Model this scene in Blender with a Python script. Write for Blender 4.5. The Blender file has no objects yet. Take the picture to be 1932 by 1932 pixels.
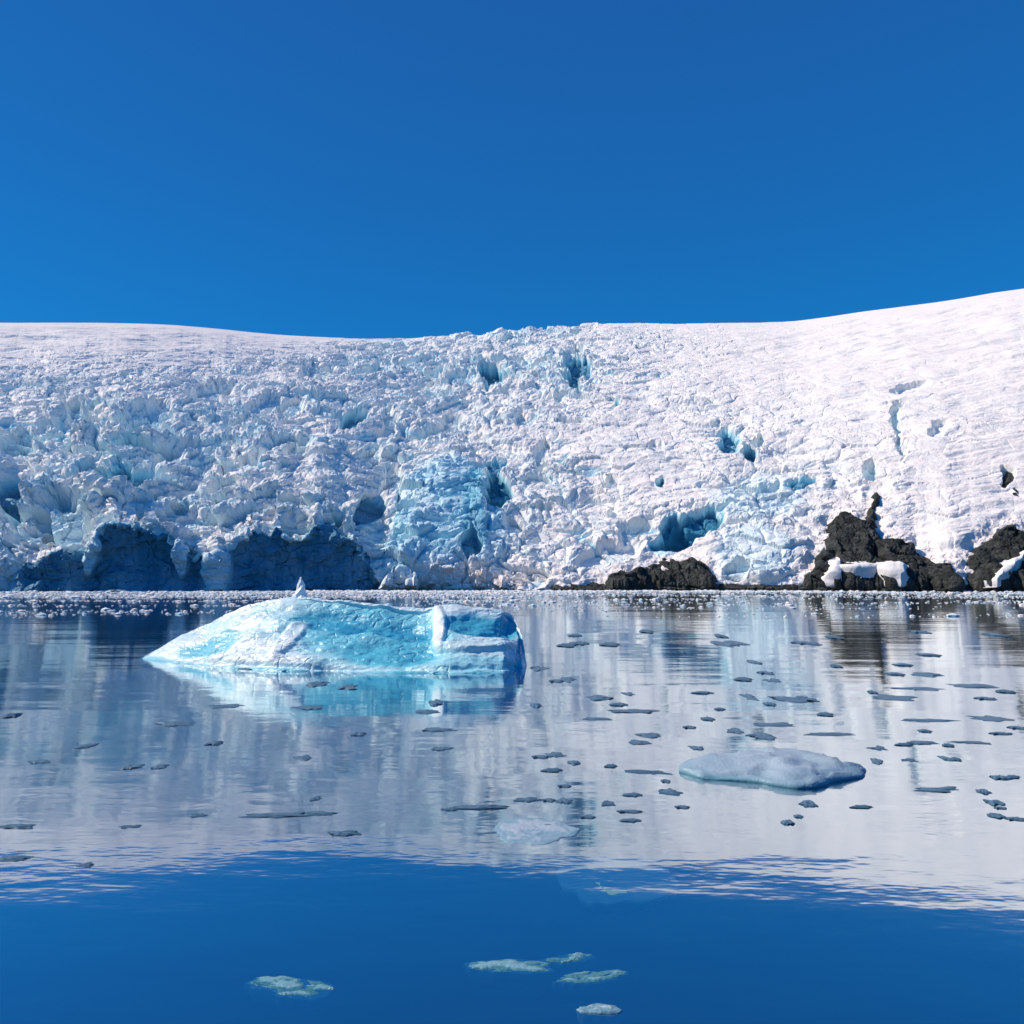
import bpy, bmesh, math, random
import numpy as np
from mathutils import Vector
R = math.radians
C = bpy.context.scene.collection
S = bpy.context.scene

# ---------------------------------------------------------------- camera, light, exposure
F = 700.0 / 1024.0            # focal length in frame widths
PITCH = R(5.55)
CAM_H = 5.0
cam = bpy.data.cameras.new("camera")
cam.sensor_width = 36.0
cam.lens = 36.0 * F
cam.clip_start = 0.2
cam.clip_end = 9000.0
camo = bpy.data.objects.new("camera", cam)
camo.location = (0, 0, CAM_H)
camo.rotation_euler = (math.pi / 2 + PITCH, 0, 0)
C.objects.link(camo)
S.camera = camo

SUN_AZ = R(-92)               # from the view direction (+Y), negative = left
SUN_EL = R(42)
w = bpy.data.worlds.new("World")
S.world = w
w.use_nodes = True
nt = w.node_tree
nt.nodes.clear()
sky = nt.nodes.new("ShaderNodeTexSky")
sky.sky_type = 'NISHITA'
sky.sun_disc = False
sky.sun_elevation = SUN_EL
sky.sun_rotation = SUN_AZ
sky.altitude = 2500
sky.air_density = 0.75
sky.dust_density = 0.0
sky.ozone_density = 6.0
gm = nt.nodes.new("ShaderNodeGamma"); gm.inputs[1].default_value = 1.0
mul = nt.nodes.new("ShaderNodeMix"); mul.data_type = 'RGBA'; mul.blend_type = 'MULTIPLY'
mul.inputs[0].default_value = 1.0
mul.inputs[7].default_value = (0.12, 0.88, 1.20, 1)
bg = nt.nodes.new("ShaderNodeBackground"); bg.inputs[1].default_value = 0.125
wo = nt.nodes.new("ShaderNodeOutputWorld")
nt.links.new(sky.outputs[0], gm.inputs[0])
nt.links.new(gm.outputs[0], mul.inputs[6])
nt.links.new(mul.outputs[2], bg.inputs[0])
# clear polar air: deep blue overhead, cyan blue lower down, mixed evenly with the sky texture
tcw = nt.nodes.new("ShaderNodeTexCoord"); spx = nt.nodes.new("ShaderNodeSeparateXYZ"); nt.links.new(tcw.outputs["Generated"], spx.inputs[0])
rw = nt.nodes.new("ShaderNodeValToRGB"); ce = rw.color_ramp
ce.elements[0].position = 0.0; ce.elements[0].color = (.009, .200, .540, 1)
ce.elements[1].position = 1.0; ce.elements[1].color = (.012, .080, .330, 1)
for p_, c_ in ((.30, (.008, .182, .520)), (.48, (.011, .140, .460)), (.68, (.014, .112, .410))):
    e_ = ce.elements.new(p_); e_.color = (*c_, 1)
nt.links.new(spx.outputs[2], rw.inputs[0])
bg2 = nt.nodes.new("ShaderNodeBackground"); bg2.inputs[1].default_value = .84
nt.links.new(rw.outputs[0], bg2.inputs[0])
mxw = nt.nodes.new("ShaderNodeMixShader"); mxw.inputs[0].default_value = .7
nt.links.new(bg.outputs[0], mxw.inputs[1]); nt.links.new(bg2.outputs[0], mxw.inputs[2])
nt.links.new(mxw.outputs[0], wo.inputs[0])

sl = bpy.data.lights.new("sun", 'SUN')
sl.energy = 3.95
sl.angle = R(0.53)
sl.color = (1.0, 0.87, 0.73)
so = bpy.data.objects.new("sun", sl)
sdir = Vector((math.sin(SUN_AZ) * math.cos(SUN_EL), math.cos(SUN_AZ) * math.cos(SUN_EL), math.sin(SUN_EL)))
so.rotation_euler = sdir.to_track_quat('Z', 'Y').to_euler()
so.location = sdir * 900
C.objects.link(so)
S.view_settings.view_transform = 'Standard'
S.view_settings.look = 'None'
S.view_settings.exposure = 0.3
S.view_settings.gamma = 1.0
S.cycles.max_bounces = 6
S.cycles.diffuse_bounces = 3
S.cycles.glossy_bounces = 3
S.cycles.transparent_max_bounces = 8
S.cycles.caustics_reflective = False

# ---------------------------------------------------------------- survey of the place: bearings and elevations (units of a 1932 wide sheet)
cp, sp_ = math.cos(PITCH), math.sin(PITCH)
def bearing(px, py):
    u = (np.asarray(px, float) / 1932 - .5) / F
    v = (.5 - np.asarray(py, float) / 1932) / F
    dy = cp - v * sp_
    dz = sp_ + v * cp
    return u / dy, dz / dy            # lateral and vertical tangent per metre of depth
def sheet(X, Y, Z):
    z = Z - CAM_H
    f = Y * cp + z * sp_
    up = -Y * sp_ + z * cp
    return (X / f * F + .5) * 1932, (.5 - up / f * F) * 1932
def on_water(px, py):
    a, b = bearing(px, py)
    Y = CAM_H / (-b)
    return float(a * Y), float(Y)

# ---------------------------------------------------------------- noise in numpy
def h2(i, j, s):
    n = (i.astype(np.int64) * 374761393 + j.astype(np.int64) * 668265263 + s * 974634777) & 0xffffffff
    n = ((n ^ (n >> 13)) * 1274126177) & 0xffffffff
    n = (n ^ (n >> 16)) & 0xffffffff
    n = ((n ^ (n >> 15)) * 2246822519) & 0xffffffff
    return ((n ^ (n >> 13)) & 0xffffff) / float(0xffffff)
def vnoise(x, y, s=0):
    i = np.floor(x); j = np.floor(y)
    u = x - i; v = y - j
    u = u * u * u * (u * (u * 6 - 15) + 10); v = v * v * v * (v * (v * 6 - 15) + 10)
    a = h2(i, j, s); b = h2(i + 1, j, s); c = h2(i, j + 1, s); d = h2(i + 1, j + 1, s)
    return (a * (1 - u) + b * u) * (1 - v) + (c * (1 - u) + d * u) * v
def fbm(x, y, o=4, s=0, g=.5):
    t = 0; a = 1; n = 0
    for k in range(o):
        t = t + a * (vnoise(x, y, s + k * 17) * 2 - 1); n += a
        ca, sa = math.cos(.6), math.sin(.6)
        x, y = (x * ca - y * sa) * 2.03, (x * sa + y * ca) * 2.03
        a *= g
    return t / n
def facets(x, y, s=0, jit=.9, tilt=.9):
    """cells, each one a tilted flat block; returns height and distance to the nearest joint"""
    i = np.floor(x); j = np.floor(y)
    f1 = np.full(x.shape, 9.0); f2 = np.full(x.shape, 9.0); hh = np.zeros(x.shape)
    for di in (-1, 0, 1):
        for dj in (-1, 0, 1):
            ci = i + di; cj = j + dj
            ox = ci + .5 + (h2(ci, cj, s) - .5) * jit; oy = cj + .5 + (h2(ci, cj, s + 5) - .5) * jit
            d = np.hypot(x - ox, y - oy)
            h = (h2(ci, cj, s + 9) - .5) * 1.4 + (h2(ci, cj, s + 11) - .5) * 2 * tilt * (x - ox) + (h2(ci, cj, s + 13) - .5) * 2 * tilt * (y - oy)
            near = d < f1
            f2 = np.where(near, f1, np.minimum(f2, d))
            hh = np.where(near, h, hh)
            f1 = np.where(near, d, f1)
    return hh, f2 - f1
def sstep(a, b, x):
    t = np.clip((x - a) / (b - a), 0, 1)
    return t * t * (3 - 2 * t)
def blob(px, py, cx, cy, rx, ry, rot=0.0, p=2):
    c, s = math.cos(rot), math.sin(rot)
    dx = px - cx; dy = py - cy
    a = (dx * c + dy * s) / rx; b = (-dx * s + dy * c) / ry
    return np.exp(-(a * a + b * b) ** (p / 2))
def poly_dist(px, py, pts):
    """signed distance to a closed outline, positive inside"""
    P = np.array(pts, float); n = len(P)
    d = np.full(px.shape, 1e9); ins = np.zeros(px.shape, bool)
    for k in range(n):
        ax, ay = P[k]; bx, by = P[(k + 1) % n]
        ex, ey = bx - ax, by - ay
        t = np.clip(((px - ax) * ex + (py - ay) * ey) / (ex * ex + ey * ey + 1e-9), 0, 1)
        d = np.minimum(d, np.hypot(px - ax - t * ex, py - ay - t * ey))
        cr = ((ay > py) != (by > py)) & (px < (bx - ax) * (py - ay) / (by - ay + 1e-12) + ax)
        ins ^= cr
    return np.where(ins, d, -d)

# ---------------------------------------------------------------- materials
def mat(name):
    m = bpy.data.materials.new(name); m.use_nodes = True
    n = m.node_tree; n.nodes.clear()
    return m, n
def node(n, t, **k):
    x = n.nodes.new(t)
    for a, b in k.items(): setattr(x, a, b)
    return x
def ramp(n, fac, stops, interp='LINEAR'):
    r = node(n, "ShaderNodeValToRGB"); cr = r.color_ramp; cr.interpolation = interp
    while len(cr.elements) > 1: cr.elements.remove(cr.elements[-1])
    cr.elements[0].position = stops[0][0]; cr.elements[0].color = (*stops[0][1], 1)
    for p, c in stops[1:]:
        e = cr.elements.new(p); e.color = (*c, 1)
    n.links.new(fac, r.inputs[0])
    return r.outputs[0]
def ice_material(name, stops, scale, bump, rough=.55, mottle=.10, spec=.3):
    m, n = mat(name); L = n.links.new
    at = node(n, "ShaderNodeAttribute"); at.attribute_name = "blue"
    tc = node(n, "ShaderNodeTexCoord")
    nz = node(n, "ShaderNodeTexNoise"); nz.inputs["Scale"].default_value = scale; nz.inputs["Detail"].default_value = 8
    nz.inputs["Roughness"].default_value = .65
    L(tc.outputs["Object"], nz.inputs["Vector"])
    ad = node(n, "ShaderNodeMath", operation='MULTIPLY_ADD')
    sb = node(n, "ShaderNodeMath", operation='SUBTRACT'); L(nz.outputs[0], sb.inputs[0]); sb.inputs[1].default_value = .5
    L(sb.outputs[0], ad.inputs[0]); ad.inputs[1].default_value = mottle * 3; L(at.outputs["Fac"], ad.inputs[2])
    col = ramp(n, ad.outputs[0], stops)
    b = node(n, "ShaderNodeBsdfPrincipled")
    L(col, b.inputs["Base Color"])
    b.inputs["Roughness"].default_value = rough
    b.inputs["Specular IOR Level"].default_value = spec
    n2 = node(n, "ShaderNodeTexNoise"); n2.inputs["Scale"].default_value = scale * 7; n2.inputs["Detail"].default_value = 4
    L(tc.outputs["Object"], n2.inputs["Vector"])
    bp = node(n, "ShaderNodeBump"); bp.inputs["Strength"].default_value = .6; bp.inputs["Distance"].default_value = bump
    L(n2.outputs[0], bp.inputs["Height"]); L(bp.outputs[0], b.inputs["Normal"])
    o = node(n, "ShaderNodeOutputMaterial"); L(b.outputs[0], o.inputs[0])
    return m
M_GLACIER = ice_material("glacier_ice", [(0, (.93, .85, .80)), (.25, (.68, .82, .86)), (.5, (.34, .69, .80)), (.72, (.16, .36, .49)), (1, (.045, .225, .35))], .12, .35, mottle=.09, spec=.15)
M_BERG = ice_material("iceberg_ice", [(0, (.78, .84, .85)), (.3, (.40, .72, .78)), (.6, (.10, .48, .62)), (1, (.015, .26, .45))], 1.2, .05, rough=.35, mottle=.10, spec=.5)
M_FLOE = ice_material("floe_ice", [(0, (.38, .46, .53)), (.5, (.18, .33, .41)), (1, (.05, .20, .27))], 1.6, .035, rough=.45, mottle=.2, spec=.4)
M_CHUNK = ice_material("clear_ice", [(0, (.11, .20, .28)), (.5, (.06, .13, .20)), (1, (.025, .09, .14))], 3, .02, rough=.5, mottle=.3, spec=.3)
M_SUNK = ice_material("washed_ice", [(0, (.19, .37, .44)), (.5, (.11, .29, .34)), (1, (.03, .16, .22))], 2.5, .03, rough=.3, mottle=.25, spec=.4)

def rock_material():
    m, n = mat("rock"); L = n.links.new
    tc = node(n, "ShaderNodeTexCoord")
    nz = node(n, "ShaderNodeTexNoise"); nz.inputs["Scale"].default_value = .22; nz.inputs["Detail"].default_value = 10; nz.inputs["Roughness"].default_value = .7
    L(tc.outputs["Object"], nz.inputs["Vector"])
    col = ramp(n, nz.outputs[0], [(.3, (.006, .007, .008)), (.48, (.018, .023, .022)), (.56, (.045, .052, .048)), (.66, (.085, .09, .082)), (.75, (.13, .125, .115))])
    b = node(n, "ShaderNodeBsdfPrincipled"); b.inputs["Roughness"].default_value = .85; L(col, b.inputs["Base Color"])
    n2 = node(n, "ShaderNodeTexNoise"); n2.inputs["Scale"].default_value = .8; n2.inputs["Detail"].default_value = 8
    L(tc.outputs["Object"], n2.inputs["Vector"])
    bp = node(n, "ShaderNodeBump"); bp.inputs["Distance"].default_value = 1.2; L(n2.outputs[0], bp.inputs["Height"]); L(bp.outputs[0], b.inputs["Normal"])
    o = node(n, "ShaderNodeOutputMaterial"); L(b.outputs[0], o.inputs[0])
    return m
M_ROCK = rock_material()

def water_material():
    m, n = mat("water"); L = n.links.new
    tc = node(n, "ShaderNodeTexCoord")
    def wave(sx, sy, scale, detail, dist, rot=0.0):
        mp = node(n, "ShaderNodeMapping"); mp.inputs["Scale"].default_value = (sx, sy, 1); mp.inputs["Rotation"].default_value = (0, 0, rot)
        L(tc.outputs["Object"], mp.inputs[0])
        z = node(n, "ShaderNodeTexNoise"); z.inputs["Scale"].default_value = scale; z.inputs["Detail"].default_value = detail
        z.inputs["Roughness"].default_value = .55
        L(mp.outputs[0], z.inputs["Vector"])
        b = node(n, "ShaderNodeBump"); b.inputs["Strength"].default_value = 1; b.inputs["Distance"].default_value = dist
        L(z.outputs[0], b.inputs["Height"])
        return b
    b0 = wave(.22, 1, .07, 3, .12, .05)
    b1 = wave(.35, 1, .25, 2, .034)
    L(b0.outputs[0], b1.inputs['Normal'])
    b2 = wave(.40, 1, 1.6, 3, .0080, .12)
    L(b1.outputs[0], b2.inputs["Normal"])
    lw = node(n, "ShaderNodeLayerWeight"); lw.inputs[0].default_value = .5
    mr = node(n, "ShaderNodeMapRange"); mr.inputs[1].default_value = .45; mr.inputs[2].default_value = .97
    mr.inputs[3].default_value = .55; mr.inputs[4].default_value = .93
    L(lw.outputs["Facing"], mr.inputs[0])
    gl = node(n, "ShaderNodeBsdfAnisotropic"); gl.inputs["Color"].default_value = (.86, .97, 1, 1); gl.inputs["Roughness"].default_value = .06
    L(b2.outputs[0], gl.inputs["Normal"])
    tr = node(n, "ShaderNodeBsdfTransparent"); tr.inputs[0].default_value = (.62, .82, .9, 1)
    mx = node(n, "ShaderNodeMixShader"); L(mr.outputs[0], mx.inputs[0]); L(tr.outputs[0], mx.inputs[1]); L(gl.outputs[0], mx.inputs[2])
    o = node(n, "ShaderNodeOutputMaterial"); L(mx.outputs[0], o.inputs[0])
    va = node(n, "ShaderNodeVolumeAbsorption"); va.inputs[0].default_value = (.10, .62, .80, 1); va.inputs[1].default_value = .9
    L(va.outputs[0], o.inputs["Volume"])
    return m
M_WATER = water_material()
def plain(name, col, rough=.9):
    m, n = mat(name); b = node(n, "ShaderNodeBsdfPrincipled"); L = n.links.new
    tc = node(n, "ShaderNodeTexCoord"); nz = node(n, "ShaderNodeTexNoise"); nz.inputs["Scale"].default_value = .2; L(tc.outputs["Object"], nz.inputs["Vector"])
    c = ramp(n, nz.outputs[0], [(.3, tuple(v * .85 for v in col)), (.7, tuple(v * 1.15 for v in col))])
    L(c, b.inputs["Base Color"]); b.inputs["Roughness"].default_value = rough
    o = node(n, "ShaderNodeOutputMaterial"); L(b.outputs[0], o.inputs[0]); return m
M_BED = plain("sea_bed_scatter", (.03, .12, .19))  # bed painted blue in place of light scattered inside the water

# ---------------------------------------------------------------- mesh helpers
def tag(o, label=None, cat=None, group=None, kind=None):
    for k, v in (("label", label), ("category", cat), ("group", group), ("kind", kind)):
        if v: o[k] = v
    return o
def link(name, me, m, parent=None, loc=(0, 0, 0)):
    me.materials.append(m)
    o = bpy.data.objects.new(name, me); C.objects.link(o)
    o.location = loc
    if parent: o.parent = parent
    return o
def grid_mesh(name, P, blue=None, keep=None, smooth=False, wrap=False):
    nr, nc, _ = P.shape
    idx = np.arange(nr * nc).reshape(nr, nc)
    a = idx[:-1, :-1]; b = idx[:-1, 1:]; c = idx[1:, 1:]; d = idx[1:, :-1]
    q = np.stack([a, b, c, d], -1).reshape(-1, 4)
    V = P.reshape(-1, 3); bl = None if blue is None else blue.reshape(-1)
    if keep is not None:
        kk = keep.reshape(-1)
        q = q[kk[q].any(1)]
        used = np.unique(q); mp = np.zeros(len(V), np.int64); mp[used] = np.arange(len(used))
        q = mp[q]; V = V[used]
        if bl is not None: bl = bl[used]
    me = bpy.data.meshes.new(name)
    me.vertices.add(len(V)); me.vertices.foreach_set("co", V.astype(np.float32).ravel())
    me.loops.add(q.size); me.loops.foreach_set("vertex_index", q.astype(np.int32).ravel())
    me.polygons.add(len(q)); me.polygons.foreach_set("loop_start", (np.arange(len(q)) * 4).astype(np.int32))
    me.polygons.foreach_set("loop_total", np.full(len(q), 4, np.int32))
    me.polygons.foreach_set("use_smooth", np.full(len(q), smooth, bool))
    me.update(calc_edges=True); me.validate()
    if bl is not None:
        at = me.attributes.new("blue", 'FLOAT', 'POINT'); at.data.foreach_set("value", bl.astype(np.float32))
    return me
def normals(P):
    du = np.gradient(P, axis=1); dv = np.gradient(P, axis=0)
    n = np.cross(du, dv); n /= np.linalg.norm(n, axis=2, keepdims=True) + 1e-9
    return n

# ---------------------------------------------------------------- water and sea bed
def box(name, x0, x1, y0, y1, z0, z1, m):
    bm = bmesh.new()
    v = [bm.verts.new(p) for p in ((x0, y0, z0), (x1, y0, z0), (x1, y1, z0), (x0, y1, z0), (x0, y0, z1), (x1, y0, z1), (x1, y1, z1), (x0, y1, z1))]
    for f in ((3, 2, 1, 0), (4, 5, 6, 7), (0, 1, 5, 4), (1, 2, 6, 5), (2, 3, 7, 6), (3, 0, 4, 7)): bm.faces.new([v[i] for i in f])
    me = bpy.data.meshes.new(name); bm.to_mesh(me); bm.free()
    return link(name, me, m)
tag(box("water", -3500, 3500, -600, 3500, -5.0, 0, M_WATER), kind="structure")
tag(box("sea_bed", -3520, 3520, -620, 3520, -6.5, -4.95, M_BED), kind="structure")

# ---------------------------------------------------------------- glacier
SKY = [(-700, 600), (-300, 605), (0, 609), (200, 609), (300, 611), (400, 619), (500, 630), (600, 636), (700, 640), (800, 637), (860, 633), (900, 630), (940, 622), (1050, 617),
       (1150, 608), (1250, 611), (1400, 609), (1500, 607), (1600, 592), (1700, 579), (1800, 566), (1870, 553), (1932, 545), (2200, 500), (2600, 450)]
CLF = [(-700, 1060), (-300, 1030), (-120, 1010), (0, 1085), (30, 1075), (80, 1050), (130, 1036), (155, 1050), (185, 1008), (230, 985), (280, 998), (325, 1010), (350, 1045), (390, 1062),
       (430, 1040), (470, 1005), (520, 998), (560, 1018), (600, 985), (640, 1000), (690, 1040), (715, 1098), (860, 1102), (940, 1100), (1040, 1102), (1200, 1102), (2600, 1100)]
YS, YR = 320.0, 620.0
def ridge_depth(k): return 700 - 190 * (1 - np.exp(-(k / .62) ** 2)) - 20 * np.tanh(k * 3)
def shore_depth(k): return 326 - 38 * (1 - np.exp(-((k - .02) / .5) ** 2))
ks = np.array([bearing(x, y)[0] for x, y in SKY]); hs = np.array([bearing(x, y)[1] for x, y in SKY])
kc = np.array([bearing(x, y)[0] for x, y in CLF]); hc = np.array([bearing(x, y)[1] for x, y in CLF])
def soften(kx, hx, sig):
    g = np.linspace(-1.6, 1.6, 3201); v = np.interp(g, kx, hx)
    n = int(sig * 3 / .001); wn = np.exp(-.5 * (np.arange(-n, n + 1) * .001 / sig) ** 2); wn /= wn.sum()
    return g, np.convolve(np.pad(v, n, mode='edge'), wn, 'valid')
ks, hs = soften(ks, hs, .022); kc0 = kc; kc, hcw = soften(kc0, hc, .07); kc, hc = soften(kc0, hc, .006)
def base_surface(k, t):
    """k bearing tangent, t: 0..0.2 sea cliff, 0.2..1 slope up to the ridge, beyond 1 over the back"""
    yr = ridge_depth(k); H = CAM_H + np.interp(k, ks, hs) * yr; Hc = CAM_H + np.interp(k, kc, hc) * shore_depth(k)
    jag = np.clip((Hc - 5) / 10, 0, 1) * (4.0 * fbm(k * 95, k * 0 + 1.7, 4, 71))
    shw = 7 * fbm(k * 14, k * 0 + 3.3, 3, 40)
    shore = shore_depth(k) + 3
    q = np.clip(t / .2, 0, 1)
    s = np.clip((t - .2) / .8, 0, 1) ** 1.35
    o = np.clip(t - 1, 0, 1)
    shore = shore + shw * np.exp(-s * 7)
    Hw = CAM_H + np.interp(k, kc, hcw) * shore_depth(k); Hc = Hc + (Hw - Hc) * sstep(0, .3, s)
    Z = np.where(t < .2, -1.5 + (Hc + jag + 1.5) * q, Hc + jag * np.exp(-s * 22) + (H - Hc) * s ** .86)
    Y = np.where(t < .2, shore + 2.0 * np.sin(q * math.pi) * np.clip(Hc / 20, 0, 1.2), shore + (yr - shore) * s)
    Y = Y + o * 260; Z = Z - o * o * 160 - o * 10
    return np.stack([k * Y, Y, Z], -1)

AX = np.arange(0, 2001, 200)
AY = [600, 700, 800, 900, 1000, 1100]
AT = np.array([
    [.10, .07, .05, .06, .45, .65, .25, .10, .02, .02, .02],
    [.42, .42, .45, .75, 1.0, 1.10, .38, .10, .05, .04, .04],
    [.85, 1.0, .95, .9, .95, .62, .14, .36, .16, .13, .06],
    [1.0, 1.1, 1.0, 1.0, .75, .72, .20, .50, .35, .12, .06],
    [1.1, 1.1, 1.1, 1.1, .8, .75, .40, .65, .40, .08, .08],
    [1.0, 1.0, 1.0, 1.0, 1.0, .9, .5, .70, .50, .15, .15]])
def table(px, py):
    x = np.clip(px / 200, 0, 9.999); y = np.clip((py - 600) / 100, 0, 4.999)
    i = x.astype(int); j = y.astype(int); u = x - i; v = y - j
    return (AT[j, i] * (1 - u) + AT[j, i + 1] * u) * (1 - v) + (AT[j + 1, i] * (1 - u) + AT[j + 1, i + 1] * u) * v

ROCKS = {
 'cave': [(1030, 1150), (1040, 1098), (1052, 1092), (1060, 1100), (1100, 1100), (1118, 1090), (1140, 1092), (1165, 1070), (1190, 1062), (1215, 1060), (1240, 1046), (1275, 1042), (1310, 1045),
          (1335, 1058), (1350, 1078), (1362, 1096), (1385, 1104), (1440, 1106), (1500, 1104), (1510, 1150), (1030, 1150)],
 'peak': [(1488, 1150), (1500, 1102), (1520, 1080), (1540, 1050), (1552, 1010), (1565, 980), (1590, 962), (1600, 925), (1610, 935), (1616, 962), (1628, 975), (1636, 950), (1648, 928), (1664, 925), (1672, 942),
          (1660, 965), (1656, 990), (1668, 1012), (1700, 1015), (1722, 1020), (1740, 1040), (1770, 1048), (1800, 1052), (1812, 1075), (1822, 1100), (1830, 1150)],
 'edge': [(1815, 1150), (1830, 1095), (1822, 1060), (1835, 1035), (1858, 1010), (1885, 995), (1905, 985), (1925, 1000), (1960, 985), (2010, 950), (2080, 960), (2160, 1020), (2230, 1150)],
}
DENT = [  # x, y, rx, ry, depth m, tint (blue ice, with the pit's shade painted in)
 (922, 702, 20, 24, 8, .75), (860, 716, 22, 12, 4, .55), (815, 705, 26, 10, 4, .45), (1082, 705, 15, 30, 7, .65), (1105, 690, 14, 18, 5, .6), (1158, 752, 9, 12, 4, .6), (1085, 660, 14, 12, 3, .3),
 (660, 790, 26, 16, 5, .6), (735, 795, 14, 20, 3, .4), (1380, 828, 22, 24, 4, .6), (1412, 860, 12, 12, 5, .7), (1430, 835, 10, 10, 3, .5), (1640, 892, 14, 16, 4, .5), (1694, 788, 8, 22, 3, .5), (1700, 835, 8, 22, 2.5, .4),
 (1720, 728, 30, 10, 2, .2), (1250, 905, 8, 10, 3, .6), (1145, 905, 12, 9, 3, .4), (1160, 960, 10, 16, 2, .3), (270, 790, 46, 24, 5, .5), (390, 735, 44, 16, 4, .4), (180, 890, 70, 18, 6, .75), (260, 890, 34, 20, 5, .65), (150, 780, 18, 20, 4, .5),
 (30, 830, 34, 26, 4, .55), (100, 800, 40, 14, 3, .4), (20, 930, 30, 40, 5, .6), (110, 980, 50, 40, 5, .5), (60, 1000, 30, 18, 4, .4), (940, 925, 24, 34, 5, .9), (930, 880, 30, 14, 3, .6),
 (1022, 850, 12, 16, 3, .4), (1020, 880, 12, 10, 3, .4), (1025, 960, 16, 12, 4, .5), (970, 990, 14, 14, 3, .4), (540, 765, 30, 14, 4, .4), (600, 700, 30, 14, 4, .35), (560, 850, 26, 12, 4, .35), (700, 850, 16, 20, 4, .4), (460, 870, 40, 14, 4, .35),
 (745, 900, 14, 30, 4, .4), (700, 960, 26, 24, 5, .6), (630, 975, 26, 20, 5, .7), (760, 970, 18, 14, 3, .4), (1318, 985, 46, 18, 4, .95), (1268, 1022, 40, 20, 4, .95), (1500, 912, 40, 9, 3, .6), (1440, 925, 30, 14, 3, .45), (1390, 935, 20, 16, 2, .35),
 (1385, 1080, 24, 14, 3, .5), (1240, 840, 16, 8, 2, .2), (1190, 1000, 30, 14, 3, .35), (890, 1040, 24, 18, 3, .6), (1010, 1100, 26, 10, 3, .6), (850, 790, 20, 14, 3, .3), (990, 790, 18, 16, 3, .3), (1900, 890, 10, 18, 3, .5), (1770, 810, 16, 12, 2, .2),
 (1270, 1010, 26, 30, 4, .85), (1150, 1040, 60, 16, 3, .25), (500, 760, 40, 14, 3, .3), (330, 850, 30, 12, 3, .35), (420, 920, 24, 14, 4, .4), (320, 960, 40, 12, 4, .4)]

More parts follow.
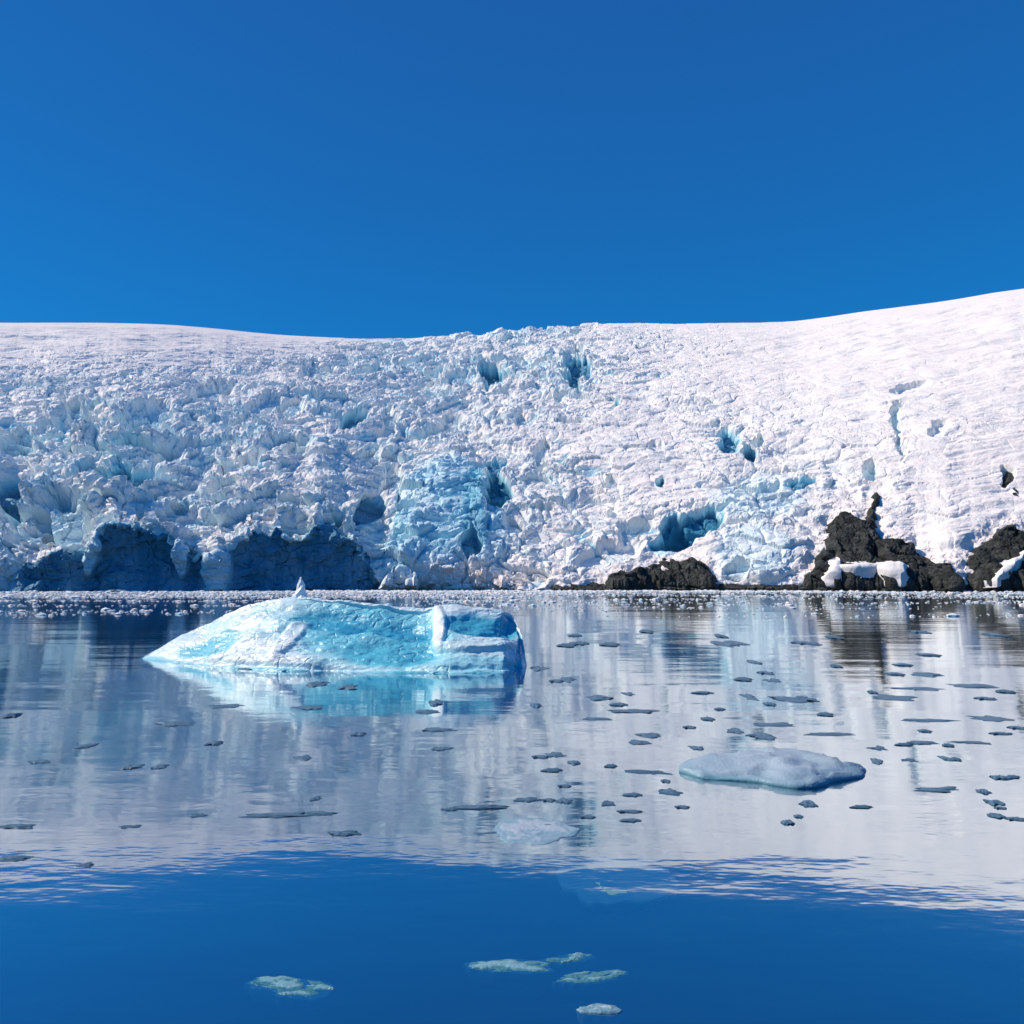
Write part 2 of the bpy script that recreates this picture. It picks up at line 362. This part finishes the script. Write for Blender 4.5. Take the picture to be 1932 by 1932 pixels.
def glacier_fields(P, arc, k, t):
    px, py = sheet(P[..., 0], P[..., 1], P[..., 2])
    X = P[..., 0]
    amp = table(px, py)
    amp = amp * (1 - .85 * (1 - sstep(640, 715, py)) * sstep(720, 520, px))
    out = sstep(1950, 2100, px); amp = amp * (1 - out * .6)
    wall = sstep(.0, .02, t) * (1 - sstep(.19, .215, t))
    a1 = X + 6 * fbm(X / 20, arc / 20, 2, 3); b1 = arc + 6 * fbm(X / 20, arc / 20, 2, 8)
    big, jb = facets(a1 / 19 + .22 * b1 / 12, b1 / 12, 1)
    mid, jm = facets(a1 / 8.5 - .2 * b1 / 6.5, b1 / 6.5, 21)
    sml, js = facets(X / 2.6, arc / 2.2, 51)
    rough = fbm(X / 40, arc / 30, 4, 77)
    amp = amp * (1 - .5 * blob(px, py, 850, 985, 110, 100, 0, 3))
    am = amp * (.45 + .95 * vnoise(X / 42, arc / 26, 5))
    ter = arc / 20 + 1.1 * fbm(X / 45, arc / 50, 3, 201) + X / 260; ter = ter - np.floor(ter)
    d = am * (3.6 * (ter - .45) * sstep(.22, .3, t) + 4.6 * big + 2.0 * mid + 1.0 * sml - 3.2 * np.exp(-jb / .10) - 1.3 * np.exp(-jm / .12))
    d += 6.5 * rough * (.35 + .65 * np.clip(amp, 0, 1)) * sstep(1.02, .9, t)
    d += .5 * fbm(X / 9, arc / 3.0, 4, 31) * sstep(.03, .3, t)
    # long curved crevasses across the flow
    cz = fbm(X / 75 + 3, arc / 17 + X / 160, 3, 141)
    crv = np.exp(-(cz / .035) ** 2) * sstep(.12, .5, amp) * sstep(.22, .3, t) * sstep(.4, .55, vnoise(X / 35, arc / 30, 143))
    d -= 3.2 * crv
    # long drift lines on the upper snow
    d += 1.7 * (1 - np.clip(amp, 0, 1)) * fbm((X + arc * .9) / 60, (arc - X * .22) / 9, 4, 61)
    blue = .03 + .20 * am * np.exp(-jb / .14) + .08 * am * np.exp(-jm / .2) + .05 * am * (mid > .35)
    blue = blue + .10 * np.clip(amp, 0, 1) * sstep(1000, 200, px) * vnoise(X / 18, arc / 12, 90) * .5
    blue = np.maximum(blue, .45 * crv)
    blue = np.maximum(blue, .30 * np.clip(am, 0, 1) * sstep(.86, .97, ter))
    wob = 8 * fbm(X / 6, arc / 6, 3, 15)
    wob2 = 16 * fbm(X / 14, arc / 14, 4, 19)
    for (cx, cy, rx, ry, dep, tint) in DENT:
        m = (abs(k - bearing(cx, cy)[0]) < .25)
        g = np.zeros(px.shape)
        g[m] = blob(px[m] + wob[m] * .7 + wob2[m], py[m] + wob[m] * .7 - wob2[m] * .8, cx, cy, rx * 1.15, ry * 1.15, -.25, 3.4)
        d -= dep * sstep(.25, .7, g) * 1.9
        blue = np.maximum(blue, (min(1, tint * 1.15 + .05) if tint > .55 else tint * .55) * sstep(.25, .65, g) + (blue if False else 0))
    # pale turquoise curtain of fresh ice in the middle
    cur = np.maximum(blob(px + wob2, py + wob2, 845, 985, 120, 125, .1, 3), .9 * blob(px + wob2, py, 800, 1060, 110, 50, 0, 3))
    blue = np.maximum(blue, (.26 + .16 * vnoise(X / 7, arc / 14, 12)) * sstep(.15, .7, cur))
    d = d + 7 * sstep(.05, .95, cur)
    blue = np.maximum(blue, .58 * sstep(.25, .8, blob(px + wob * .6, py, 893, 955, 28, 85, .05, 3)))
    blue = np.maximum(blue, .62 * sstep(.3, .8, blob(px + wob * .6, py, 900, 1010, 34, 42, .3, 3)))
    teal = np.maximum(blob(px + wob, py, 1430, 940, 110, 60, -.2, 3), blob(px + wob, py, 1420, 1050, 90, 70, 0, 3))
    blue = np.maximum(blue, .20 * sstep(.2, .8, teal))
    # undercut sea cliff: old blue ice, its shade painted in too, and pale pillars
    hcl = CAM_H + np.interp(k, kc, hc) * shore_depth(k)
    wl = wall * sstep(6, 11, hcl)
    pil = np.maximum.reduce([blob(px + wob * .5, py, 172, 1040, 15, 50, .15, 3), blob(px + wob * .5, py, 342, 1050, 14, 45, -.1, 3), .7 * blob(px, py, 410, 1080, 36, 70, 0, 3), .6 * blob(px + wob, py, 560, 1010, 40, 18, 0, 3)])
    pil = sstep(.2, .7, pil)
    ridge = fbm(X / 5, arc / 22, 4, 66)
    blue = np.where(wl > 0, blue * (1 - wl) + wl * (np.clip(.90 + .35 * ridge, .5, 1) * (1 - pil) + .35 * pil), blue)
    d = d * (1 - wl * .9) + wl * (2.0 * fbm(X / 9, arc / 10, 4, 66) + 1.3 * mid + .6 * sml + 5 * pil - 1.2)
    # waste of broken blocks at the foot of the middle
    foot = blob(px, py, 930, 1095, 170, 30, 0, 4)
    f3, j3 = facets(X / 3.6, arc / 3.0, 91)
    blue = blue * (1 - .8 * np.clip(foot, 0, 1))
    d += foot * (3.0 * f3 - 1.2 * np.exp(-j3 / .15) + 1.5)
    for pts in ROCKS.values():
        m = (px > pts[0][0] - 160) & (px < 2300) & (py > 850)
        sd = np.full(px.shape, -99.0)
        sd[m] = poly_dist(px[m], py[m], pts)
        nearr = sstep(-26, -4, sd)
        d = d * (1 - nearr) + nearr * (-1.0 + 2.6 * fbm(X / 9, arc / 7, 4, 131) + .5 * sml)
        blue = blue * (1 - .7 * nearr)
    d *= sstep(1.25, 1.0, t)
    # smooth the very crest
    cr = sstep(.93, 1.0, t) * np.where(px > 1130, 1, np.where(px < 800, 1, .25))
    d = d * (1 - .8 * cr)
    return d, np.clip(blue, 0, 1)

def arc_of(P):
    st = np.linalg.norm(np.diff(P, axis=0), axis=2)
    return np.concatenate([np.zeros((1, P.shape[1])), np.cumsum(st, 0)], 0)
kcols = np.concatenate([np.linspace(-1.35, -.82, 160, endpoint=False), np.linspace(-.82, .82, 1560, endpoint=False), np.linspace(.82, 1.35, 160)])
trows = np.concatenate([np.linspace(0, .2, 110, endpoint=False), np.linspace(.2, 1.0, 520, endpoint=False), np.linspace(1.0, 2.0, 34)])
K, T = np.meshgrid(kcols, trows)
P = base_surface(K, T); ARC = arc_of(P)
D, B = glacier_fields(P, ARC, K, T)
Ps = P.copy()
for _ in range(10):
    Ps[1:-1] = (Ps[:-2] + Ps[1:-1] * 2 + Ps[2:]) / 4
N = normals(Ps)
G = P + N * D[..., None]
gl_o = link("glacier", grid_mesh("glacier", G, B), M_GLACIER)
tag(gl_o, kind="structure")

# ---------------------------------------------------------------- rock outcrops in the foot of the glacier
SNOWP = {'peak': [[(1556, 1098), (1562, 1070), (1578, 1062), (1590, 1076), (1640, 1072), (1690, 1070), (1706, 1078), (1704, 1098), (1690, 1104), (1650, 1092), (1600, 1094), (1572, 1104)]],
         'edge': [[(1846, 1106), (1880, 1078), (1920, 1052), (1960, 1040), (1965, 1052), (1925, 1072), (1890, 1098), (1862, 1108)]]}
def outcrop(name, pts, label, seed, thick, snow=(), edge=22):
    kk = [bearing(x, y)[0] for x, y in pts]
    k0, k1 = min(kk) - .03, max(kk) + .03
    kc_ = np.arange(k0, k1, .00075)
    tr = np.linspace(0.0, .62, 420)
    K2, T2 = np.meshgrid(kc_, tr)
    P2 = base_surface(K2, T2); A2 = arc_of(P2)
    px, py = sheet(P2[..., 0], P2[..., 1], P2[..., 2])
    X = P2[..., 0]
    wob = 7 * fbm(X / 5, A2 / 5, 4, seed)
    sd = poly_dist(px + wob, py + wob * .8, pts)
    rg = 1 - np.abs(fbm(X / 11, A2 / 16, 5, seed + 3)) * 2
    fc, jc = facets(X / 5 + A2 / 14, A2 / 7, seed + 7)
    d = -3.5 + (thick + 3.5) * sstep(-6, edge, sd) + sstep(-4, 10, sd) * (2.6 * (rg - .7) + 1.5 * fc - .9 * np.exp(-jc / .12)) + .5 * fbm(X / 1.8, A2 / 1.8, 3, seed + 5) * sstep(-4, 4, sd)
    Pm = P2.copy()
    for _ in range(12): Pm[1:-1] = (Pm[:-2] + Pm[1:-1] * 2 + Pm[2:]) / 4
    N2 = normals(Pm)
    Q = P2 + N2 * d[..., None]
    base = Vector((float(np.mean(kk)) * YS, YS, 0))
    root = link(name, grid_mesh(name, Q - np.array(base), None, sd > -9), M_ROCK, None, base)
    tag(root, label, "rock", "rock outcrops at the glacier foot")
    for sn in snow:
        s2 = poly_dist(px + wob * .4, py + wob * .3, sn)
        dd = -4.5 + (thick + 3.5) * sstep(-6, edge, sd) + 3.4 * sstep(-4, 9, s2) + .6 * fbm(X / 4, A2 / 4, 3, seed + 9)
        Q2 = P2 + N2 * dd[..., None]
        link("snow_patch", grid_mesh("snow_patch", Q2 - np.array(base), np.full(s2.shape, .05), s2 > -4, True), M_GLACIER, root)
    return root
outcrop("rock_outcrop", ROCKS['cave'], "low black rounded rock dome at the glacier foot behind the iceberg's right side", 200, 3.0)
outcrop("rock_outcrop", ROCKS['peak'], "tall dark grey rock outcrop with two horns and a flat snow patch", 300, 4.0, SNOWP['peak'])
outcrop("rock_outcrop", ROCKS['edge'], "dark rock buttress at right frame edge with a slanting snow streak", 400, 4.0, SNOWP['edge'])
outcrop("rock_ledge", [(1478, 1150), (1482, 1106), (1500, 1104), (1560, 1107), (1700, 1104), (1830, 1107), (1932, 1103), (2100, 1105), (2250, 1150)], "thin black rock ledge at the waterline linking the two right hand outcrops", 600, 2.2, (), 5)
outcrop("rock_ledge", [(1032, 1150), (1040, 1108), (1062, 1104), (1120, 1107), (1200, 1103), (1390, 1106), (1440, 1103), (1478, 1107), (1484, 1150)], "thin black waterline ledge below the low rock dome", 650, 2.2, (), 5)
# two small teeth of rock standing out of the snow above
outcrop("rock_spur", [(1896, 905), (1908, 888), (1922, 905), (1932, 935), (1950, 960), (1938, 968), (1915, 945)], "thin dark rock spur poking out of snow above the right buttress", 500, 2.0)

# ---------------------------------------------------------------- the iceberg
TOP = [(262, 1246), (275, 1236), (300, 1222), (335, 1200), (370, 1184), (400, 1168), (440, 1150), (480, 1136), (520, 1129), (545, 1127), (590, 1128), (640, 1131), (690, 1136), (740, 1146), (775, 1150), (800, 1152), (815, 1148), (838, 1142),
       (860, 1144), (900, 1148), (945, 1152), (965, 1160), (978, 1178), (986, 1200), (990, 1225), (994, 1262)]
BOT = [(262, 1246), (300, 1252), (400, 1262), (520, 1268), (700, 1272), (850, 1274), (950, 1272), (994, 1262)]
def iceberg():
    nu, nv = 900, 420
    us = np.linspace(262.5, 993.5, nu); vs = np.linspace(0, 1, nv)
    U, Vv = np.meshgrid(us, vs)
    top = np.interp(U, *zip(*TOP)); bot = np.interp(U, *zip(*BOT))
    yb = CAM_H / -bearing(U, bot)[1]                       # waterline depth in front
    span = np.clip((U - 262) / 120, 0, 1) ** .7 * np.clip((994 - U) / 30, 0, 1) ** .5
    depth = .5 + 6.0 * span
    yr = yb + depth                                        # crest
    zr = CAM_H + bearing(U, top)[1] * yr
    zr = np.maximum(zr, .02)
    k = bearing(U, (top + bot) / 2)[0]
    f = np.clip(Vv / .62, 0, 1); g = np.clip((Vv - .62) / .38, 0, 1)
    zf = -.8 + (zr + .8) * f ** .9
    Y = np.where(Vv < .62, yb + (yr - yb) * (f ** 1.25), yr + g * (1 + 4.5 * span))
    Z = np.where(Vv < .62, zf, zr - (zr + .8) * g ** 1.7)
    Z += .05
    P = np.stack([k * yb + k * (Y - yb) * .9, Y, Z], -1)
    px, py = sheet(P[..., 0], P[..., 1], P[..., 2])
    X = P[..., 0]; A = Y * .8 + Z * 1.3
    N = normals(P)
    sp = span
    wob = 6 * fbm(X / 1.5, A / 1.5, 3, 5)
    fc, jc = facets(X / 2.3 + .3 * A, A / 1.9, 5); f2, j2 = facets(X / .8, A / .7, 15)
    d = .26 * sp * fbm(X / 2.0, A / 1.5, 4, 9) + .022 * sp * fbm(X / .35, A / .28, 4, 19) - .05 * sp * np.exp(-j2 / .1) * (vnoise(X / 2, A, 7) > .55)
    front = Vv < .60
    blue = .05 + .30 * vnoise(X / 2.6, A / 1.1, 3) * vnoise(X / .9, A / .6, 4)
    def scoop(cx, cy, rx, ry, rot, dep, tint, p=3):
        nonlocal d, blue
        gq = sstep(.15, .85, blob(px + wob, py + wob * .5, cx, cy, rx, ry, rot, p)) * front
        d = d - dep * gq * sp
        blue = blue + (tint - blue) * gq * np.where(tint > blue, 1, 0)
    scoop(700, 1190, 180, 66, .10, .30, .55)
    scoop(640, 1165, 90, 20, .08, .35, .80)
    scoop(655, 1170, 40, 11, .08, .15, .95)
    scoop(765, 1185, 62, 17, .15, .35, .88)
    scoop(740, 1228, 100, 28, .0, .1, .66)
    scoop(905, 1178, 72, 21, .10, .40, .78)
    scoop(935, 1192, 40, 10, .0, .15, .9)
    scoop(960, 1180, 26, 24, .0, .15, .7)
    scoop(390, 1220, 60, 16, -.25, .2, .55)
    scoop(430, 1196, 26, 8, -.3, .15, .42)
    scoop(983, 1225, 9, 50, .05, .3, .62)
    scoop(880, 1250, 110, 14, 0, .05, .40)
    # white rib between the hollows, ledge at the waterline
    rib = sstep(.2, .8, blob(px + wob * .5, py, 827, 1185, 15, 48, .03, 3)) * front
    d = d + .20 * rib; blue = blue * (1 - rib) + .04 * rib
    led = sstep(.2, .8, blob(px + wob * .4, py + wob * .3, 895, 1219, 78, 12, 0, 3)) * front
    d = d + .30 * led; blue = blue * (1 - .8 * led) + .12 * led
    rib2 = sstep(.2, .8, blob(px + wob, py, 545, 1200, 60, 16, -.9, 3)) * front
    d = d + .18 * rib2; blue = blue * (1 - .7 * rib2)
    # wave-cut notch just above the water
    nt_ = np.exp(-((Z - .22) / .12) ** 2) * front
    d = d - .16 * nt_ * sp
    blue = np.clip(blue + .35 * np.exp(-(np.clip(Z, 0, 9) / .16) ** 2), 0, 1)
    Q = P + N * d[..., None]
    o0 = np.array([k.mean() * 42, 42.0, 0.0])
    root = link("iceberg", grid_mesh("iceberg", Q - o0, blue, None, False), M_BERG, None, tuple(o0))
    tag(root, "large white and turquoise iceberg with a small spire on its crest", "iceberg")
    # spire
    a, b = bearing(567, 1130); yy = 46.2
    bm = bmesh.new(); rows = []
    rnd = random.Random(4)
    for i, (z, r) in enumerate([(-.5, .62), (0, .50), (.35, .36), (.62, .27), (.9, .22), (1.15, .12), (1.4, .05)]):
        ring = []
        for j in range(10):
            an = j / 10 * 2 * math.pi
            rr = r * (1 + rnd.uniform(-.22, .22))
            ring.append(bm.verts.new((rr * math.cos(an) * 1.15 - z * .02, rr * math.sin(an), z + rnd.uniform(-.05, .05))))
        rows.append(ring)
    for r0, r1 in zip(rows, rows[1:]):
        for j in range(10): bm.faces.new((r0[j], r0[(j + 1) % 10], r1[(j + 1) % 10], r1[j]))
    bm.faces.new(rows[-1])
    me = bpy.data.meshes.new("spire"); bm.to_mesh(me); bm.free()
    s = link("spire", me, M_BERG, root, (float(a * yy) - o0[0], yy - o0[1], float(CAM_H + b * yy)))
    return root
iceberg()

# ---------------------------------------------------------------- floating pieces
def slab(name, px, py, wpx, dm, h, m, label, cat, group=None, seed=0, sub=5, rot=0.0, low=.35, tint=(.1, .9), lobes=.22, zoff=0.0):
    """a rounded irregular block of ice, wpx wide on the sheet, dm metres deep, h metres above the water"""
    x, y = on_water(px, py)
    wm = wpx / 1932 / F * y * cp
    bm = bmesh.new()
    bmesh.ops.create_icosphere(bm, subdivisions=sub, radius=1)
    co = np.array([v.co[:] for v in bm.verts])
    an = np.arctan2(co[:, 1], co[:, 0])
    r = 1 + lobes * fbm(np.cos(an) * 1.7 + seed, np.sin(an) * 1.7 + seed * .7, 4, seed)
    n = fbm(co[:, 0] * 2.2 * max(1, wm / dm / 2) + seed * 3.1, co[:, 1] * 2.2 + co[:, 2], 5, seed + 50)
    fc, jc = facets(co[:, 0] * 2.6 + seed, co[:, 1] * 2.0 + co[:, 2], seed + 3)
    up = np.clip(co[:, 2], 0, 1)
    if sub < 4: r = r * (1 + .35 * facets(np.cos(an) * 2.1 + seed, np.sin(an) * 2.1, seed)[0])
    X = co[:, 0] * r * wm / 2; Y = co[:, 1] * r * dm / 2
    zz = np.where(co[:, 2] > 0, up ** .8 * h * (1 + .7 * n + (.45 if sub > 4 else .22) * fc), co[:, 2] * low)
    ca, sa = math.cos(rot), math.sin(rot)
    X, Y = X * ca - Y * sa, X * sa + Y * ca
    for v, a, b, c in zip(bm.verts, X, Y, zz): v.co = (a, b, c + zoff)
    me = bpy.data.meshes.new(name); bm.to_mesh(me); bm.free()
    bl = np.where(zz < .03, tint[1], tint[0] + (tint[1] - tint[0]) * np.exp(-np.clip(zz, 0, 9) / (h * .3 + 1e-6))) + .1 * n
    at = me.attributes.new("blue", 'FLOAT', 'POINT'); at.data.foreach_set("value", np.clip(bl, 0, 1).astype(np.float32))
    if sub >= 4: me.polygons.foreach_set("use_smooth", np.ones(len(me.polygons), bool))
    o = link(name, me, m, None, (x, y, 0))
    return tag(o, label, cat, group)
slab("ice_floe", 1462, 1452, 322, 3.1, .30, M_FLOE, "low pale grey-blue ice floe, the widest one lying on bright reflection", "ice floe", None, 11, 5, 0, .4, (.12, .95), .22)
slab("ice_floe", 1010, 1566, 145, 1.5, .035, M_FLOE, "flat pale floe edged with dark water below the iceberg's right end", "ice floe", None, 23, 5, 0, .3, (.0, .4), .3)
slab("sunken_floe", 1165, 1655, 230, 1.9, .018, M_SUNK, "green awash floe lying where reflection turns to blue water", "ice floe", None, 31, 5, .04, .4, (.1, .6), .25, -.022)
slab("ice_cake", 556, 1860, 150, .42, .035, M_SUNK, "pale green ice cake awash alone in the blue water at bottom", "ice cake", None, 41, 5, -.16, .3, (.1, .9), .45, -.022)
slab("ice_cake", 966, 1822, 165, .30, .035, M_SUNK, "longest pale ice cake of the three close together in the dark blue water", "ice cake", "three ice cakes close together", 52, 5, 0, .3, (.0, .8), .45, -.02)
slab("ice_cake", 1072, 1808, 95, .26, .03, M_SUNK, "ragged ice cake of the three, farthest from the viewer, touching the longest", "ice cake", "three ice cakes close together", 63, 5, .15, .3, (.15, .85), .5, -.02)
slab("ice_cake", 1118, 1842, 130, .24, .03, M_SUNK, "slanting ice cake of the three, nearest to the viewer", "ice cake", "three ice cakes close together", 74, 5, .14, .3, (.0, .8), .5, -.018)
slab("ice_cake", 1130, 1905, 84, .18, .03, M_FLOE, "small pale lilac ice cake at bottom edge of the photo", "ice cake", None, 85, 4, 0, .3, (.0, .6), .3)

c5 = [(330,440,90),(440,425,40),(455,490,170),(310,518,110),(520,580,90),(480,608,80),(165,655,80),(235,685,50),(530,720,150),(600,795,80),(820,235,120),(910,305,40),(980,375,60),(895,435,50),(1075,445,150),
      (840,565,60),(990,540,180),(945,585,90),(1200,575,220),(700,630,60),(1375,680,40),(1380,630,60),(1540,405,200),(1565,352,90),(1425,440,170),(1585,525,200),(1820,518,150),(1735,608,140),(1545,610,130),(1500,675,60),
      (1640,670,30),(1840,740,60),(1605,785,180),(1780,795,50),(1820,835,50),(1825,885,70),(1115,840,60),(1040,910,50),(70,825,130),(200,830,70),(100,938,120),(30,922,60),(365,840,50),(1750,395,150),(100,330,80),(210,370,50),(90,470,40)]
c6 = [(150,295,90),(320,235,70),(495,315,60),(600,315,50),(655,150,140),(850,85,140),(1165,90,100),(1140,280,70),(1615,105,100),(1650,175,120),(1665,245,70),(745,498,70),(1020,498,230),(1200,490,140),(490,540,70),(1300,565,110),
      (60,660,120),(325,685,60),(70,540,130),(1700,475,70),(1820,468,180),(50,120,70),(1190,435,50),(810,225,60),(1350,190,60)]
c4 = [(865,485,90),(990,497,70),(1350,560,60),(600,420,90)]
spots = [(966 + x * .5, 1095 + y * .5, ww * .5) for x, y, ww in c5] + [(x * .5, 1288 + y * .5, ww * .5) for x, y, ww in c6] + [(193 + x * .4667, 1062.6 + y * .4667, ww * .4667) for x, y, ww in c4]
def region(x, y):
    if y > 1500: return "just above the deep blue water"
    if x < 560: return "left of the iceberg's reflection"
    if x < 985: return "below the turquoise iceberg"
    if x < 1290: return "between the iceberg and the pale floe"
    if x < 1640 and y < 1410: return "beyond the pale floe"
    if x < 1640: return "below the pale floe"
    return "right of the pale floe"
byreg = {}
for s in spots: byreg.setdefault(region(s[0], s[1]), []).append(s)
ORD = ["leftmost", "second from left", "third from left", "fourth from left", "fifth from left", "sixth from left", "seventh from left", "eighth from left", "ninth from left", "tenth from left"]
ORE = ["rightmost", "second from right", "third from right", "fourth from right", "fifth from right", "sixth from right", "seventh from right", "eighth from right", "ninth from right", "tenth from right"]
rnd = random.Random(8)
sd_ = 100
for reg, L_ in byreg.items():
    L_.sort()
    big = max(q[2] for q in L_)
    for i, (x, y, ww) in enumerate(L_):
        pos = ORD[i] if i < (len(L_) + 1) // 2 else ORE[len(L_) - 1 - i]
        size = "largest long" if ww == big and sum(q[2] == big for q in L_) == 1 else ("long thin" if ww > 60 else ("small" if ww > 33 else "tiny"))
        yy = on_water(x, y)[1]
        slab("ice_chunk", x, y + 2, ww, (6 + rnd.uniform(0, 5)) / 1932 / F * yy * yy / CAM_H, .0024 * yy * rnd.uniform(.6, 1.4), M_CHUNK, "%s dark chunk %s, %s" % (size, reg, pos), "ice chunk", "dark ice chunks scattered on the reflection", sd_, 3, rnd.uniform(-.05, .05), .25, (.2, .8), .5, -.0007 * yy)
        sd_ += 7

# still smaller bits, alike to the eye: three shapes copied
rnd = random.Random(21)
protos = []
LAB = "tiny dark ice bit adrift on the bright right-hand reflection between the larger chunks"
for i in range(52):
    while True:
        x = rnd.uniform(1000, 1925); y = rnd.uniform(1190, 1560)
        if not (1270 < x < 1650 and 1385 < y < 1500): break
    gx, gy = on_water(x, y)
    if i < 3:
        o = slab("ice_bit", x, y, rnd.uniform(18, 30), 5 / 1932 / F * gy * gy / CAM_H, .002 * gy, M_CHUNK, LAB, "ice bit", "tiny ice bits on the right-hand reflection", 900 + i * 13, 3, 0, .2, (.2, .8), .6)
        protos.append((o, gy))
    else:
        src, sy = protos[i % 3]
        o = src.copy(); C.objects.link(o)
        q = gy / sy
        o.location = (gx, gy, 0); o.scale = (q * rnd.uniform(.6, 1.8), q * q * rnd.uniform(.7, 1.3), q)

# ---------------------------------------------------------------- brash ice below the glacier front: far too many bits to count
def brash():
    g = np.random.default_rng(5)
    bm0 = bmesh.new(); bmesh.ops.create_icosphere(bm0, subdivisions=1, radius=1)
    base = np.array([v.co[:] for v in bm0.verts]); fc = np.array([[v.index for v in f.verts] for f in bm0.faces]); bm0.free()
    n = 34000
    ys = 312 * np.exp(-g.random(n) ** 3.0 * 1.2)
    xs = (g.random(n) * 2 - 1) * ys * .85
    keep = fbm(xs / 40, ys / 14, 3, 7) > .05 - .6 * sstep(215, 285, ys + 60 * (xs < 0))
    keep &= ~((ys < 150) & (g.random(n) < .5))
    keep &= ~((xs > .1 * ys) & (g.random(n) < .5) & (ys < 290))
    xs, ys = xs[keep], ys[keep]; n = len(xs)
    V = []; Fs = []; Bl = []
    for i in range(n):
        s = (.16 + .5 * g.random() ** 10) * (.4 + ys[i] / 300)
        v = base * (1 + .35 * (g.random((len(base), 1)) - .5)) * np.array([s * g.uniform(.9, 2.2), s * g.uniform(.7, 1.3), s * g.uniform(.5, .9)])
        v[:, 2] += s * .05
        V.append(v + np.array([xs[i], ys[i], 0])); Fs.append(fc + i * len(base)); Bl.append(np.full(len(base), g.uniform(-.05, .30)))
    V = np.concatenate(V); Fs = np.concatenate(Fs); Bl = np.concatenate(Bl)
    me = bpy.data.meshes.new("brash_ice"); me.from_pydata(V.tolist(), [], Fs.tolist())
    at = me.attributes.new("blue", 'FLOAT', 'POINT'); at.data.foreach_set("value", Bl.astype(np.float32))
    o = link("brash_ice", me, M_GLACIER)
    tag(o, "belt of small broken brash ice floating below the glacier front", "brash ice", None, "stuff")
brash()
